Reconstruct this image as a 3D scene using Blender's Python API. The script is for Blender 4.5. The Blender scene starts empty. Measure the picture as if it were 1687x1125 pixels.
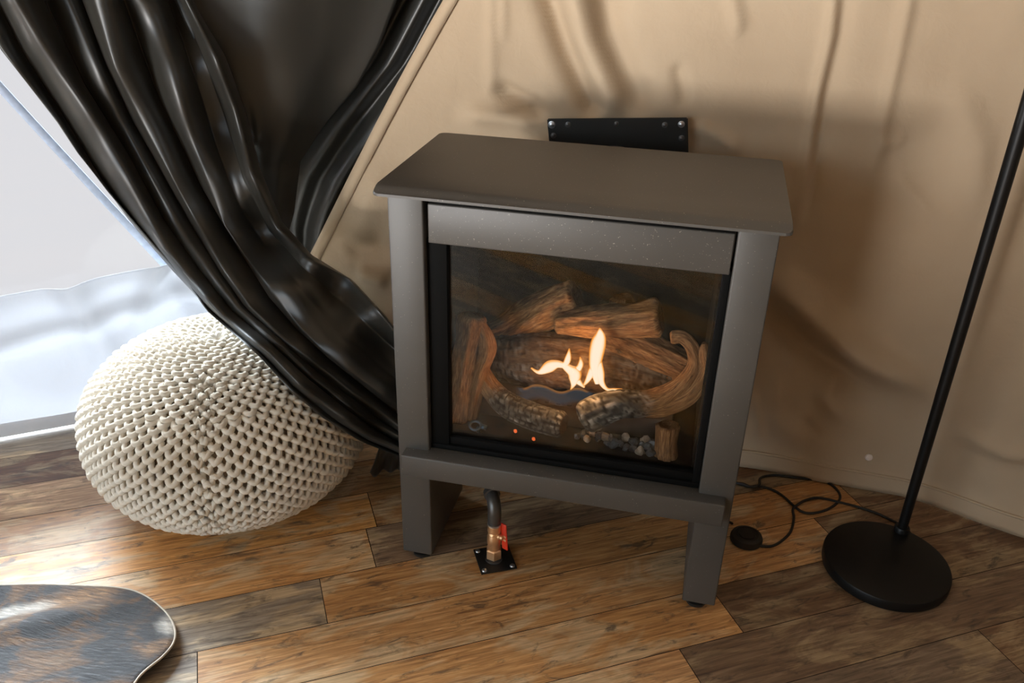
import bpy, bmesh, math, random
from mathutils import Vector, Matrix, noise
random.seed(7)
C = bpy.context.scene.collection
R = math.radians

# ------------------------------------------------------------------ camera
F = 1417.175
CAM = Vector((0.18375, -1.27037, 1.20514))
RX = Vector((0.97382, 0.226172, 0.022808))      # image right
RY = Vector((0.12467, -0.447481, -0.885561))    # image down
RZ = Vector((-0.190083, 0.865221, -0.463963))   # looking direction
cd = bpy.data.cameras.new('camera'); cam = bpy.data.objects.new('camera', cd); C.objects.link(cam)
cd.sensor_width = 36; cd.lens = F / 1687 * 36; cd.clip_start = .01
M = Matrix((RX, -RY, -RZ)).transposed().to_4x4(); M.translation = CAM
cam.matrix_world = M
bpy.context.scene.camera = cam

# ------------------------------------------------------------------ world, sun, exposure
vs = bpy.context.scene.view_settings
vs.view_transform = 'Standard'; vs.look = 'None'; vs.gamma = 1; vs.exposure = 0
w = bpy.data.worlds.new('sky'); bpy.context.scene.world = w; w.use_nodes = True
wt = w.node_tree; bg = wt.nodes['Background']
geo = wt.nodes.new('ShaderNodeTexCoord'); sep = wt.nodes.new('ShaderNodeSeparateXYZ'); wt.links.new(geo.outputs['Generated'], sep.inputs[0])
wr = wt.nodes.new('ShaderNodeValToRGB'); mr = wt.nodes.new('ShaderNodeMapRange'); mr.inputs[1].default_value = -.05; mr.inputs[2].default_value = .12
wt.links.new(sep.outputs[2], mr.inputs[0]); wt.links.new(mr.outputs[0], wr.inputs[0])
SKY = 6.0          # bright overcast sky above, pale sunlit ground below the horizon
wr.color_ramp.elements[0].color = (.745, .745, .775, 1); wr.color_ramp.elements[1].color = (SKY * .74, SKY * .88, SKY, 1)
wt.links.new(wr.outputs[0], bg.inputs[0])
def sun(name, direction, strength, angle, color):
    l = bpy.data.lights.new(name, 'SUN'); l.energy = strength; l.angle = R(angle); l.color = color
    o = bpy.data.objects.new(name, l); C.objects.link(o)
    o.rotation_euler = Vector(direction).to_track_quat('-Z', 'Y').to_euler(); return o
sun('daylight', (.66, -.42, -.64), 34.0, 70, (.80, .91, 1.0))          # bright sky over the window
sun('ground_glow', (.44, .87, .235), 8.4, 20, (1.0, .97, .95))           # sunlit ground outside the tent door

# ------------------------------------------------------------------ sight lines
def ray(px, py):
    return RX * ((px - 843.5) / F) + RY * ((py - 562.5) / F) + RZ
def hit(px, py, p0, n):
    d = ray(px, py); n = Vector(n); return CAM + d * ((Vector(p0) - CAM).dot(n) / d.dot(n))
def at(px, py, y): return hit(px, py, (0, y, 0), (0, 1, 0))
def fl(px, py, z=0.0): return hit(px, py, (0, 0, z), (0, 0, 1))
def smooth(t): t = max(0., min(1., t)); return t * t * (3 - 2 * t)
def lerp(a, b, t): return a + (b - a) * t
def poly(pts, t):
    """point on a polyline at t in 0..1 by arc length (first two coords)"""
    L = [0.]
    for a, b in zip(pts, pts[1:]): L.append(L[-1] + math.hypot(b[0] - a[0], b[1] - a[1]))
    s = t * L[-1]
    for i in range(len(pts) - 1):
        if s <= L[i + 1] or i == len(pts) - 2:
            k = (s - L[i]) / max(1e-9, L[i + 1] - L[i])
            return tuple(lerp(x, y, k) for x, y in zip(pts[i], pts[i + 1]))
def spline(pts, n):
    """Catmull-Rom through n+1 samples; items are tuples of any length"""
    out = []; m = len(pts) - 1
    for i in range(n + 1):
        s = i / n * m; k = min(int(s), m - 1); t = s - k
        p0 = pts[max(k - 1, 0)]; p1 = pts[k]; p2 = pts[k + 1]; p3 = pts[min(k + 2, m)]
        out.append(tuple(.5 * ((2 * b) + (-a + c) * t + (2 * a - 5 * b + 4 * c - d) * t * t + (-a + 3 * b - 3 * c + d) * t ** 3)
                         for a, b, c, d in zip(p0, p1, p2, p3)))
    return out

# ------------------------------------------------------------------ materials
class Mat:
    def __init__(s, name):
        s.m = bpy.data.materials.new(name); s.m.use_nodes = True; s.t = s.m.node_tree
        s.b = s.t.nodes['Principled BSDF']; s.out = s.t.nodes['Material Output']
    def n(s, typ, **kw):
        nd = s.t.nodes.new(typ)
        for k, v in kw.items():
            if k in nd.inputs: nd.inputs[k].default_value = v
            else: setattr(nd, k, v)
        return nd
    def l(s, a, b): s.t.links.new(a, b)
    def coord(s, scale=(1, 1, 1), kind='Object', rot=(0, 0, 0)):
        tc = s.n('ShaderNodeTexCoord'); mp = s.n('ShaderNodeMapping')
        mp.inputs['Scale'].default_value = scale; mp.inputs['Rotation'].default_value = rot
        s.l(tc.outputs[kind], mp.inputs[0]); return mp.outputs[0]
    def noise(s, vec, scale, detail=4, rough=.55, dist=0):
        nd = s.n('ShaderNodeTexNoise'); nd.inputs['Scale'].default_value = scale; nd.inputs['Detail'].default_value = detail
        nd.inputs['Roughness'].default_value = rough; nd.inputs['Distortion'].default_value = dist
        s.l(vec, nd.inputs['Vector']); return nd.outputs['Fac']
    def ramp(s, fac, stops):
        nd = s.n('ShaderNodeValToRGB'); e = nd.color_ramp.elements
        while len(e) < len(stops): e.new(.5)
        for el, (p, c) in zip(e, stops):
            el.position = p; el.color = (*c, 1) if len(c) == 3 else c
        s.l(fac, nd.inputs[0]); return nd.outputs[0]
    def mix(s, a, b, fac, mode='MIX'):
        nd = s.n('ShaderNodeMix', data_type='RGBA', blend_type=mode)
        for sock, val in ((nd.inputs[6], a), (nd.inputs[7], b)):
            if hasattr(val, 'links'): s.l(val, sock)
            else: sock.default_value = (*val, 1)
        if hasattr(fac, 'links'): s.l(fac, nd.inputs[0])
        else: nd.inputs[0].default_value = fac
        return nd.outputs[2]
    def attr(s, name):
        nd = s.n('ShaderNodeAttribute'); nd.attribute_name = name; return nd
    def bump(s, h, strength=.3, dist=.002):
        nd = s.n('ShaderNodeBump'); nd.inputs['Strength'].default_value = strength; nd.inputs['Distance'].default_value = dist
        s.l(h, nd.inputs['Height']); s.l(nd.outputs[0], s.b.inputs['Normal'])
    def set(s, color=None, rough=None, metal=None, spec=None, **kw):
        if color is not None:
            if hasattr(color, 'links'): s.l(color, s.b.inputs['Base Color'])
            else: s.b.inputs['Base Color'].default_value = (*color, 1)
        if rough is not None:
            if hasattr(rough, 'links'): s.l(rough, s.b.inputs['Roughness'])
            else: s.b.inputs['Roughness'].default_value = rough
        if metal is not None: s.b.inputs['Metallic'].default_value = metal
        if spec is not None: s.b.inputs['Specular IOR Level'].default_value = spec
        for k, v in kw.items(): s.b.inputs[k].default_value = v
        return s.m

def mat_plain(name, color, rough=.5, metal=0, spec=.5, speck=.12, scale=60):
    s = Mat(name); v = s.coord(); n = s.noise(v, scale, 3)
    c = s.ramp(n, [(.3, tuple(x * (1 - speck) for x in color)), (.7, tuple(min(1, x * (1 + speck)) for x in color))])
    return s.set(c, rough, metal, spec)

def mat_steel():
    s = Mat('powder coated steel'); v = s.coord()
    n = s.noise(v, 900, 2); big = s.noise(v, 5, 3)
    c = s.ramp(big, [(.3, (.066, .061, .054)), (.7, (.080, .074, .066))])
    dust = s.ramp(s.noise(v, 420, 1, .4), [(.745, (0, 0, 0)), (.775, (1, 1, 1))])
    c = s.mix(c, (.33, .30, .25), dust)
    s.bump(n, .12, .0006)
    return s.set(c, .45, .0, .5)

def mat_canvas(name, c0, c1, trans, tcol):
    s = Mat(name); v = s.coord()
    n = s.noise(v, 3.5, 4)
    weave = s.n('ShaderNodeTexWave', wave_type='BANDS', bands_direction='Z'); weave.inputs['Scale'].default_value = 260
    s.l(v, weave.inputs['Vector'])
    c = s.ramp(n, [(.3, c0), (.7, c1)])
    mid = s.noise(v, 26, 4, .6, .5)
    s.bump(mid, .35, .005)
    s.set(c, .8, 0, .2)
    tr = s.n('ShaderNodeBsdfTranslucent'); tr.inputs[0].default_value = (*tcol, 1)
    mx = s.n('ShaderNodeMixShader'); mx.inputs[0].default_value = trans
    s.l(s.b.outputs[0], mx.inputs[1]); s.l(tr.outputs[0], mx.inputs[2]); s.l(mx.outputs[0], s.out.inputs[0])
    return s.m

def mat_satin():
    s = Mat('charcoal satin'); v = s.coord()
    n = s.noise(v, 6, 3)
    c = s.ramp(n, [(.3, (.014, .0135, .011)), (.7, (.020, .019, .015))])
    s.bump(s.noise(v, 500, 2), .05, .0006)
    return s.set(c, .42, 0, .55, **{'Sheen Weight': .08, 'Sheen Roughness': .4})

def mat_floor():
    s = Mat('weathered wood planks')
    uv = s.n('ShaderNodeUVMap'); uv.uv_map = 'plank'
    def mp(sx, sy):
        m = s.n('ShaderNodeMapping'); m.inputs['Scale'].default_value = (sx, sy, 1); s.l(uv.outputs[0], m.inputs[0]); return m.outputs[0]
    tone = s.attr('tone'); tr = s.n('ShaderNodeSeparateColor'); s.l(tone.outputs['Color'], tr.inputs[0])
    grain = s.noise(mp(3, 46), 3.2, 6, .65, .6)
    fine = s.noise(mp(6, 260), 2.2, 4, .6)
    blotch = s.noise(mp(1.6, 4.5), 3.0, 5, .62, .8)
    amber = s.ramp(grain, [(.28, (.19, .074, .018)), (.5, (.42, .195, .052)), (.72, (.60, .34, .125))])
    brown = s.ramp(grain, [(.28, (.055, .020, .008)), (.55, (.125, .046, .017)), (.75, (.21, .088, .034))])
    grey = s.ramp(grain, [(.28, (.085, .066, .048)), (.5, (.19, .155, .115)), (.75, (.34, .29, .22))])
    base = s.mix(brown, amber, tr.outputs[0])
    base = s.mix(base, grey, tr.outputs[1])
    worn = s.ramp(blotch, [(.49, (0, 0, 0)), (.60, (1, 1, 1))])
    wornm = s.n('ShaderNodeMath', operation='MULTIPLY'); s.l(worn, wornm.inputs[0]); wornm.inputs[1].default_value = .8
    base = s.mix(base, s.ramp(grain, [(.3, (.25, .165, .085)), (.7, (.56, .42, .25))]), wornm.outputs[0])
    dk = s.ramp(s.noise(mp(2.4, 8), 4.5, 6, .7, 1.2), [(.55, (0, 0, 0)), (.66, (1, 1, 1))])
    dkm = s.n('ShaderNodeMath', operation='MULTIPLY'); s.l(dk, dkm.inputs[0]); dkm.inputs[1].default_value = .75
    base = s.mix(base, (.050, .034, .024), dkm.outputs[0])
    fr = s.ramp(fine, [(.35, (.72, .72, .72)), (.65, (1.12, 1.12, 1.12))])
    base = s.mix(base, fr, .55, 'MULTIPLY')
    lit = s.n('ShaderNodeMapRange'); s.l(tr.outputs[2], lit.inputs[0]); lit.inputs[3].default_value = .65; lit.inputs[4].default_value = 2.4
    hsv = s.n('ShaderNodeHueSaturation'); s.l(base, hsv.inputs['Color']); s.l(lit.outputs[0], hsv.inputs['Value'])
    s.bump(fine, .25, .0009)
    return s.set(hsv.outputs[0], .44, 0, .65)

def mat_log():
    s = Mat('ceramic log bark'); v = s.coord()
    ch = s.attr('char'); uv = s.n('ShaderNodeUVMap'); uv.uv_map = 'bark'
    m = s.n('ShaderNodeMapping'); m.inputs['Scale'].default_value = (2.0, 22, 1); s.l(uv.outputs[0], m.inputs[0])
    g = s.noise(m.outputs[0], 2.2, 5, .65, .5)
    bark = s.ramp(g, [(.3, (.055, .025, .010)), (.5, (.22, .105, .042)), (.72, (.42, .24, .11))])
    ridge = s.attr('ridge')
    coal = s.ramp(ridge.outputs['Fac'], [(.10, (.010, .008, .006)), (.5, (.035, .03, .025)), (.85, (.13, .12, .105)), (1, (.30, .28, .26))])
    c = s.mix(bark, coal, ch.outputs['Fac'])
    s.bump(g, .5, .002)
    return s.set(c, .85, 0, .25)

def mat_knit():
    s = Mat('cotton rope'); v = s.coord()
    n = s.noise(v, 9, 3)
    c = s.ramp(n, [(.3, (.66, .60, .50)), (.7, (.76, .70, .60))])
    s.bump(s.noise(v, 700, 3), .35, .0012)
    return s.set(c, .92, 0, .15)

def mat_hide():
    s = Mat('cowhide'); v = s.coord()
    st = s.coord((1.5, 9, 1), rot=(0, 0, R(-35)))
    big = s.noise(v, 5.2, 5, .65, 1.2); hair = s.noise(st, 22, 5, .75, .6)
    c = s.ramp(big, [(.40, (.012, .013, .016)), (.52, (.035, .034, .036)), (.59, (.13, .065, .026)), (.68, (.20, .14, .09)), (.76, (.55, .50, .44))])
    pw, pb = s.attr('white_patch'), s.attr('tan_patch')
    c = s.mix(c, s.ramp(hair, [(.3, (.12, .055, .02)), (.7, (.36, .20, .09))]), pb.outputs['Fac'])
    c = s.mix(c, (.62, .58, .52), pw.outputs['Fac'])
    c = s.mix(c, s.ramp(hair, [(.35, (.3, .3, .3)), (.65, (1.9, 1.9, 1.9))]), .6, 'MULTIPLY')
    s.bump(hair, .9, .004)
    return s.set(c, .60, 0, .4, **{'Sheen Weight': .4, 'Sheen Roughness': .4})

def mat_glass(name, tint=(1, 1, 1), refl=1.5, rough=0.02):
    s = Mat(name); s.t.nodes.remove(s.b)
    t = s.n('ShaderNodeBsdfTransparent'); t.inputs[0].default_value = (*tint, 1)
    g = s.n('ShaderNodeBsdfGlossy'); g.inputs['Roughness'].default_value = rough
    fr = s.n('ShaderNodeFresnel'); fr.inputs[0].default_value = refl
    mx = s.n('ShaderNodeMixShader'); s.l(fr.outputs[0], mx.inputs[0]); s.l(t.outputs[0], mx.inputs[1]); s.l(g.outputs[0], mx.inputs[2])
    s.l(mx.outputs[0], s.out.inputs[0]); return s.m

def mat_flame(name, stops, strength, alpha0, alpha1):
    s = Mat(name); s.t.nodes.remove(s.b)
    h = s.attr('glow'); c = s.ramp(h.outputs['Fac'], stops)
    e = s.n('ShaderNodeEmission'); e.inputs[1].default_value = strength; s.l(c, e.inputs[0])
    t = s.n('ShaderNodeBsdfTransparent')
    mr = s.n('ShaderNodeMapRange'); s.l(h.outputs['Fac'], mr.inputs[0]); mr.inputs[3].default_value = alpha0; mr.inputs[4].default_value = alpha1; mr.inputs[2].default_value = .35
    mx = s.n('ShaderNodeMixShader'); s.l(mr.outputs[0], mx.inputs[0]); s.l(t.outputs[0], mx.inputs[1]); s.l(e.outputs[0], mx.inputs[2])
    s.l(mx.outputs[0], s.out.inputs[0]); return s.m

STEEL = mat_steel()
BLACK = mat_plain('black painted steel', (.014, .014, .013), .38)
IRON = mat_plain('black iron pipe', (.10, .095, .09), .36, .6)
BRASS = mat_plain('brass', (.80, .48, .25), .36, .8)
ZINC = mat_plain('bright zinc', (.55, .56, .58), .3, .9)
RED = mat_plain('red lever grip', (.70, .045, .015), .45)
CREAM = mat_plain('raised cream lettering', (.80, .60, .30), .5)
LAMPBLACK = mat_plain('matt black lamp', (.005, .005, .005), .45, spec=.3)
RUBBER = mat_plain('black rubber cord', (.010, .009, .008), .55)
FIREBOX = mat_plain('sooty firebox', (.010, .0095, .008), .95, spec=.1)
FRAMEBLACK = mat_plain('matt black door frame', (.004, .004, .0038), .75, spec=.12)
BURNER = mat_plain('burner tray', (.06, .040, .026), .8)
ROOF = mat_canvas('tent roof canvas', (.42, .325, .215), (.48, .375, .25), .012, (.72, .42, .17))
TAN = mat_canvas('tan tent canvas', (.455, .345, .232), (.515, .40, .275), .06, (.80, .46, .13))
GREYCANVAS = mat_canvas('grey tent canvas', (.50, .50, .51), (.58, .58, .59), .45, (.6, .6, .62))
SATIN = mat_satin()
FLOOR = mat_floor()
LOG = mat_log()
KNIT = mat_knit()
LINING = mat_plain('pouf lining', (.33, .25, .165), .9)
HIDE = mat_hide()
HIDEEDGE = mat_plain('pale hide edge', (.62, .54, .44), .7)
GLASS = mat_glass('stove glass', (.95, .95, .94), 1.36, 0.0)
VINYL = mat_glass('clear window vinyl', (.99, .99, .99), 1.3, .05)
SHADOWBLUE = mat_plain('blue shadow strip', (.40, .46, .58), .8)  # colour of the shadow band on the window
SNAP = mat_plain('white snap stud', (.80, .72, .66), .35)
WHITESTONE = mat_plain('pale ember stone', (.36, .29, .22), .8, speck=.4)
DARKSTONE = mat_plain('dark ember stone', (.05, .055, .06), .5, speck=.4)
FLAME = mat_flame('flame', [(0, (.85, .25, .03)), (.3, (.92, .38, .07)), (.5, (.95, .66, .38)), (.8, (1., .80, .62))], 1.2, .35, 1.0)
BLUEFLAME = mat_flame('blue gas flame', [(0, (.08, .11, .15)), (.6, (.09, .12, .16)), (1, (.85, .34, .08))], .45, .06, .45)
def mat_ember():
    s = Mat('glowing ember'); s.set((.1, .02, .01)); s.b.inputs['Emission Color'].default_value = (1, .16, .03, 1); s.b.inputs['Emission Strength'].default_value = .8; return s.m
EMBER = mat_ember()

# ------------------------------------------------------------------ mesh helpers
def obj(name, bm, mat, parent=None, shade=True, recalc=True):
    if recalc: bmesh.ops.recalc_face_normals(bm, faces=bm.faces[:])
    me = bpy.data.meshes.new(name); bm.to_mesh(me); bm.free()
    if shade:
        for p in me.polygons: p.use_smooth = True
    me.materials.append(mat)
    o = bpy.data.objects.new(name, me); C.objects.link(o)
    if parent: o.parent = parent; o.matrix_parent_inverse = Matrix.Translation(-parent.location)
    return o
def flat(o, ang=35):
    """sharp edges kept sharp on smooth shaded meshes"""
    me = o.data; b = bmesh.new(); b.from_mesh(me)
    for e in b.edges:
        e.smooth = not (len(e.link_faces) == 2 and e.calc_face_angle(0) > R(ang))
    b.to_mesh(me); b.free(); return o
def thing(name, label, cat, loc, group=None):
    o = bpy.data.objects.new(name, None); C.objects.link(o); o.location = loc; o.empty_display_size = .05
    return tag(o, label, cat, group)
def tag(o, label, cat, group=None):
    o['label'] = label; o['category'] = cat
    if group: o['group'] = group
    return o
def struct(o): o['kind'] = 'structure'; return o
def add_box(bm, lo, hi, bev=0, seg=2, mat4=None):
    r = bmesh.ops.create_cube(bm, size=1); vs_ = r['verts']
    for v in vs_:
        v.co = Vector((lerp(lo[0], hi[0], v.co.x + .5), lerp(lo[1], hi[1], v.co.y + .5), lerp(lo[2], hi[2], v.co.z + .5)))
    if bev:
        es = list({e for v in vs_ for e in v.link_edges})
        r = bmesh.ops.bevel(bm, geom=es, offset=bev, segments=seg, profile=.5, affect='EDGES')
        vs_ = [v for v in r['verts']]
    if mat4:
        seen = {v for v in vs_}
        bmesh.ops.transform(bm, matrix=mat4, verts=list(seen))
    return vs_
def frames(P):
    T = []
    for i in range(len(P)):
        t = (P[min(i + 1, len(P) - 1)] - P[max(i - 1, 0)]); T.append(t.normalized() if t.length > 1e-9 else Vector((0, 0, 1)))
    n = T[0].orthogonal().normalized(); out = []
    for i, t in enumerate(T):
        if i: n = (n - t * n.dot(t)); n = n.normalized() if n.length > 1e-6 else t.orthogonal().normalized()
        out.append((t, n, t.cross(n)))
    return out
def add_tube(bm, P, rad, seg=12, cap=True, flatten=1.0, closed=False):
    P = [Vector(p) for p in P]; rad = rad if hasattr(rad, '__len__') else [rad] * len(P)
    rings = []
    for (t, n, b), p, r in zip(frames(P), P, rad):
        rings.append([bm.verts.new(p + n * (r * math.cos(a)) + b * (r * math.sin(a) * flatten)) for a in (2 * math.pi * k / seg for k in range(seg))])
    pairs = list(zip(rings, rings[1:])) + ([(rings[-1], rings[0])] if closed else [])
    for a, c in pairs:
        for k in range(seg): bm.faces.new((a[k], a[(k + 1) % seg], c[(k + 1) % seg], c[k]))
    if cap and not closed:
        for rg, s in ((rings[0], -1), (rings[-1], 1)): bm.faces.new(rg if s > 0 else rg[::-1])
    return rings
def add_lathe(bm, prof, c, axis=(0, 0, 1), seg=32):
    """profile of (r, h) around axis through c"""
    ax = Vector(axis).normalized(); n = ax.orthogonal().normalized(); b = ax.cross(n); c = Vector(c); rings = []
    for r, h in prof:
        rings.append([bm.verts.new(c + ax * h + (n * math.cos(a) + b * math.sin(a)) * max(r, 1e-5)) for a in (2 * math.pi * k / seg for k in range(seg))])
    for a, d in zip(rings, rings[1:]):
        for k in range(seg): bm.faces.new((a[k], a[(k + 1) % seg], d[(k + 1) % seg], d[k]))
    bm.faces.new(rings[0][::-1]); bm.faces.new(rings[-1])
def add_grid(bm, rows):
    V = [[bm.verts.new(p) for p in r] for r in rows]
    for a, b in zip(V, V[1:]):
        for k in range(len(a) - 1): bm.faces.new((a[k], a[k + 1], b[k + 1], b[k]))
    return V
def solid(o, th, offset=0):
    m = o.modifiers.new('thickness', 'SOLIDIFY'); m.thickness = th; m.offset = offset; return o

# ------------------------------------------------------------------ the tent shell
KX, KY = -.76, .60                                   # corner where the window wall ends
DL = Vector((-1.392 + 1.254, .148 - .249, 0)).normalized()   # along the window wall, away from the corner
def wl(s, z, off=0.0):                               # point on the window wall; off = towards the room
    nrm = Vector((DL.y, -DL.x, 0)) * -1
    if nrm.dot(Vector((1, -1, 0))) < 0: nrm = -nrm
    return Vector((-1.254, .249, z)) + DL * (s - .60) + nrm * off
N_L = (wl(0, 0, 1) - wl(0, 0)).normalized()

# floor: planks laid at 31 degrees
PA = R(31.2); PU = Vector((math.cos(PA), math.sin(PA), 0)); PV = Vector((-math.sin(PA), math.cos(PA), 0)); PW = .1222
bm = bmesh.new(); uvl = bm.loops.layers.uv.new('plank'); col = bm.loops.layers.float_color.new('tone')
def plank(u0, u1, r, tone, seed):
    v0 = .0225 + PW * r; v1 = v0 + PW; g = .0008
    P = [PU * a + PV * b for a, b in ((u0 + g, v0 + g), (u1 - g, v0 + g), (u1 - g, v1 - g), (u0 + g, v1 - g))]
    f = bm.faces.new([bm.verts.new((p.x, p.y, 0)) for p in P])
    for lp, (a, b) in zip(f.loops, ((u0, v0), (u1, v0), (u1, v1), (u0, v1))):
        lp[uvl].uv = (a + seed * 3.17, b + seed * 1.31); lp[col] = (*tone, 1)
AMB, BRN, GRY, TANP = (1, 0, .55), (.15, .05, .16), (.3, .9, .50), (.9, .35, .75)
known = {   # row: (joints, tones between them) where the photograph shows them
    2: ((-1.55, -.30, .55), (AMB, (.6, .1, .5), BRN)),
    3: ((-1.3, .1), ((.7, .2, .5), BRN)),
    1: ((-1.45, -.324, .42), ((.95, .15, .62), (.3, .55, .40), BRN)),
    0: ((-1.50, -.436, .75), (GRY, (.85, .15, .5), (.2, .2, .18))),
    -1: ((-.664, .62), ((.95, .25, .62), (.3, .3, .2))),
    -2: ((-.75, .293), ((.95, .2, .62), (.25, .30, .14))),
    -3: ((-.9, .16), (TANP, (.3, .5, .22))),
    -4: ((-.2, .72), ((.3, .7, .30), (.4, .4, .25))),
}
bound = (-5.2, 3.6)
for r in range(-34, 34):
    if r in known:
        js, ts = known[r]; js = list(js)
    else:
        o_ = random.uniform(0, 1.2); js = [-.6 + o_, .6 + o_]; ts = [random.choice((AMB, BRN, GRY, TANP)) for _ in range(2)]
    ed = list(js); tn = list(ts)
    first = random.choice((AMB, GRY, TANP))
    a = ed[0]; left = []
    if r == -1: first = GRY
    if r == -2: first = (.5, .5, .5)
    if r in (1, 2, 3, 4): first = (.6, .55, .85)  # window glare put into the tone: paler planks at the left
    while a > bound[0]: left.append((a - 1.22, a)); a -= 1.22
    sd = r * 7.3
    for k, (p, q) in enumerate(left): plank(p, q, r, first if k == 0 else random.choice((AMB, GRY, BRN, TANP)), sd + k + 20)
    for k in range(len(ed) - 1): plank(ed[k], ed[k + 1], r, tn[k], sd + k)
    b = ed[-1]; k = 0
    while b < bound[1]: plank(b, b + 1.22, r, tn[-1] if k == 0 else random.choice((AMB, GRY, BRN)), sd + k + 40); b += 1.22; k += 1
for co_, nn_ in ((wl(0, 0, -.05), -N_L), (Vector((0, 1.0, 0)), Vector((0, 1, 0))), (Vector((2.5, 0, 0)), Vector((1, 0, 0))), (Vector((0, -3.7, 0)), Vector((0, -1, 0))), (Vector((-5.2, 0, 0)), Vector((-1, 0, 0)))):
    bmesh.ops.bisect_plane(bm, geom=bm.verts[:] + bm.edges[:] + bm.faces[:], plane_co=co_, plane_no=nn_, clear_outer=True)
fo = struct(obj('floor', bm, FLOOR, shade=False, recalc=False))
for p in fo.data.polygons:
    if p.normal.z < 0: p.flip()
bm = bmesh.new(); add_box(bm, (-5.6, -5, -.06), (4, 1.6, -.0015))
for co_, nn_ in ((wl(0, 0, -.05), -N_L), (Vector((0, 1.0, 0)), Vector((0, 1, 0))), (Vector((2.5, 0, 0)), Vector((1, 0, 0))), (Vector((0, -3.7, 0)), Vector((0, -1, 0)))):
    bmesh.ops.bisect_plane(bm, geom=bm.verts[:] + bm.edges[:] + bm.faces[:], plane_co=co_, plane_no=nn_, clear_outer=True)
sub = struct(obj('trim_1', bm, mat_plain('dark subfloor', (.02, .012, .008), .8)))

# creased canvas back wall, free diagonal edge at left
def wally(x):
    T_ = ((-9, .495), (.50, .497), (.60, .492), (.715, .476), (.808, .446), (.955, .402), (1.2, .335), (3.0, -.12))
    for (a, p), (b, q) in zip(T_, T_[1:]):
        if x <= b: return lerp(p, q, (x - a) / (b - a))
CRE = []
def crease(pts, wd, amp): CRE.append(([(lambda q: (q.x, q.z))(at(a, b, .48)) for a, b in pts], wd, amp))
crease([(1384, -60), (1370, 63), (1347, 163), (1326, 305), (1310, 400)], .012, .010)
crease([(1396, -60), (1384, 63), (1361, 163), (1340, 305), (1326, 400)], .016, -.007)
crease([(1512, -60), (1478, 105), (1457, 200), (1436, 336)], .013, .007)
crease([(1200, -40), (1221, 68)], .013, .007)
crease([(880, -60), (930, 90), (968, 175), (982, 200)], .024, -.026)
crease([(985, -60), (1000, 60), (1040, 150), (1075, 195)], .030, -.020)
crease([(935, -60), (965, 60), (1005, 150), (1030, 195)], .030, .020)
crease([(800, 140), (850, 165), (903, 197)], .018, -.018)
crease([(740, 190), (830, 195), (900, 212)], .022, .014)
crease([(1112, 100), (1120, 140), (1130, 185)], .013, -.009)
crease([(1136, 200), (1180, 225), (1230, 260)], .016, .010)
crease([(806, -60), (806, 180)], .012, .004)
crease([(826, -60), (826, 85)], .010, .004)
crease([(1436, 247), (1470, 236), (1500, 231)], .012, .004)
crease([(1470, 280), (1500, 320), (1546, 368)], .012, .006)
crease([(1560, 120), (1610, 240), (1600, 380)], .030, .010)
crease([(1255, 440), (1330, 510), (1420, 585), (1560, 660)], .035, .034)
crease([(1245, 500), (1320, 580), (1400, 635), (1480, 680)], .035, -.022)
crease([(1290, 600), (1280, 690), (1330, 745)], .03, .012)
crease([(1390, 610), (1360, 660), (1400, 700)], .018, .010)
crease([(1560, 690), (1640, 720), (1700, 716)], .02, .010)
crease([(1240, 640), (1255, 740)], .012, .008)
crease([(1320, 690), (1350, 730)], .010, -.006)
crease([(640, 260), (600, 350), (560, 430)], .04, .012)
crease([(560, 420), (640, 400)], .03, -.010)
crease([(640, 470), (580, 450)], .02, .010)
def segd(x, z, pts):
    best = 9; par = 0; m = len(pts) - 1
    for i, ((ax, az), (bx, bz)) in enumerate(zip(pts, pts[1:])):
        dx, dz = bx - ax, bz - az; t = max(0, min(1, ((x - ax) * dx + (z - az) * dz) / (dx * dx + dz * dz + 1e-12)))
        q = math.hypot(x - ax - t * dx, z - az - t * dz)
        if q < best: best = q; par = (i + t) / m
    return best, par
def relief(x, z):
    d = .010 * noise.noise((x * 2.3, z * 1.6, 3.1)) + .0035 * noise.noise((x * 8, z * 5, 1.7)) + .0012 * noise.noise((x * 25, z * 22, 9.7))
    for pts, wd, amp in CRE:
        q, par = segd(x, z, pts); q /= wd
        if q < 3: d += 1.5 * amp * math.exp(-q * q) * smooth((1 - par) / .3) * (1 if pts[0][1] > 1.02 else smooth(par / .3))
    return d
EX0, EZ0, ESL = -.707, .435, 1.614
def edge_x(z): return max(-.72, EX0 + (z - EZ0) / ESL) + .012 * math.sin(z * 5)
def wall_pt(x, z):
    y = wally(x) - relief(x, z)
    y -= .012 * smooth((.07 - z) / .07) + .004 * math.exp(-((z - .035) / .006) ** 2)
    fold = smooth((.40 - z) / .4)
    y += .008 * math.sin(x * 17 + 1.1) * fold
    return Vector((x, y, z))
bm = bmesh.new(); rows = []
zs = [0.003 + .012 * k for k in range(8)] + [.1 + .0085 * k for k in range(112)] + [1.06 + .06 * k for k in range(22)]
for z in zs:
    e = edge_x(z); xs = [e + (1.12 - e) * k / 320 for k in range(321)] + [1.12 + .12 * k for k in range(1, 12)]
    rows.append([wall_pt(x, z) for x in xs])
add_grid(bm, rows)
wb = struct(solid(obj('wall_back', bm, TAN), .0016))
# stitched hem along the free edge of the canvas
bm = bmesh.new(); P = []
for k in range(160):
    z = .02 + 2.25 * k / 159; x = edge_x(z); q = wall_pt(x + .006, z); P.append((q, wall_pt(x + .030, z)))
add_grid(bm, [[a + Vector((-.006, -.004, 0)), a.lerp(b, .5) + Vector((0, -.006, 0)), b + Vector((0, -.0035, 0))] for a, b in P])
struct(solid(obj('trim_2', bm, TAN), .003))
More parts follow.
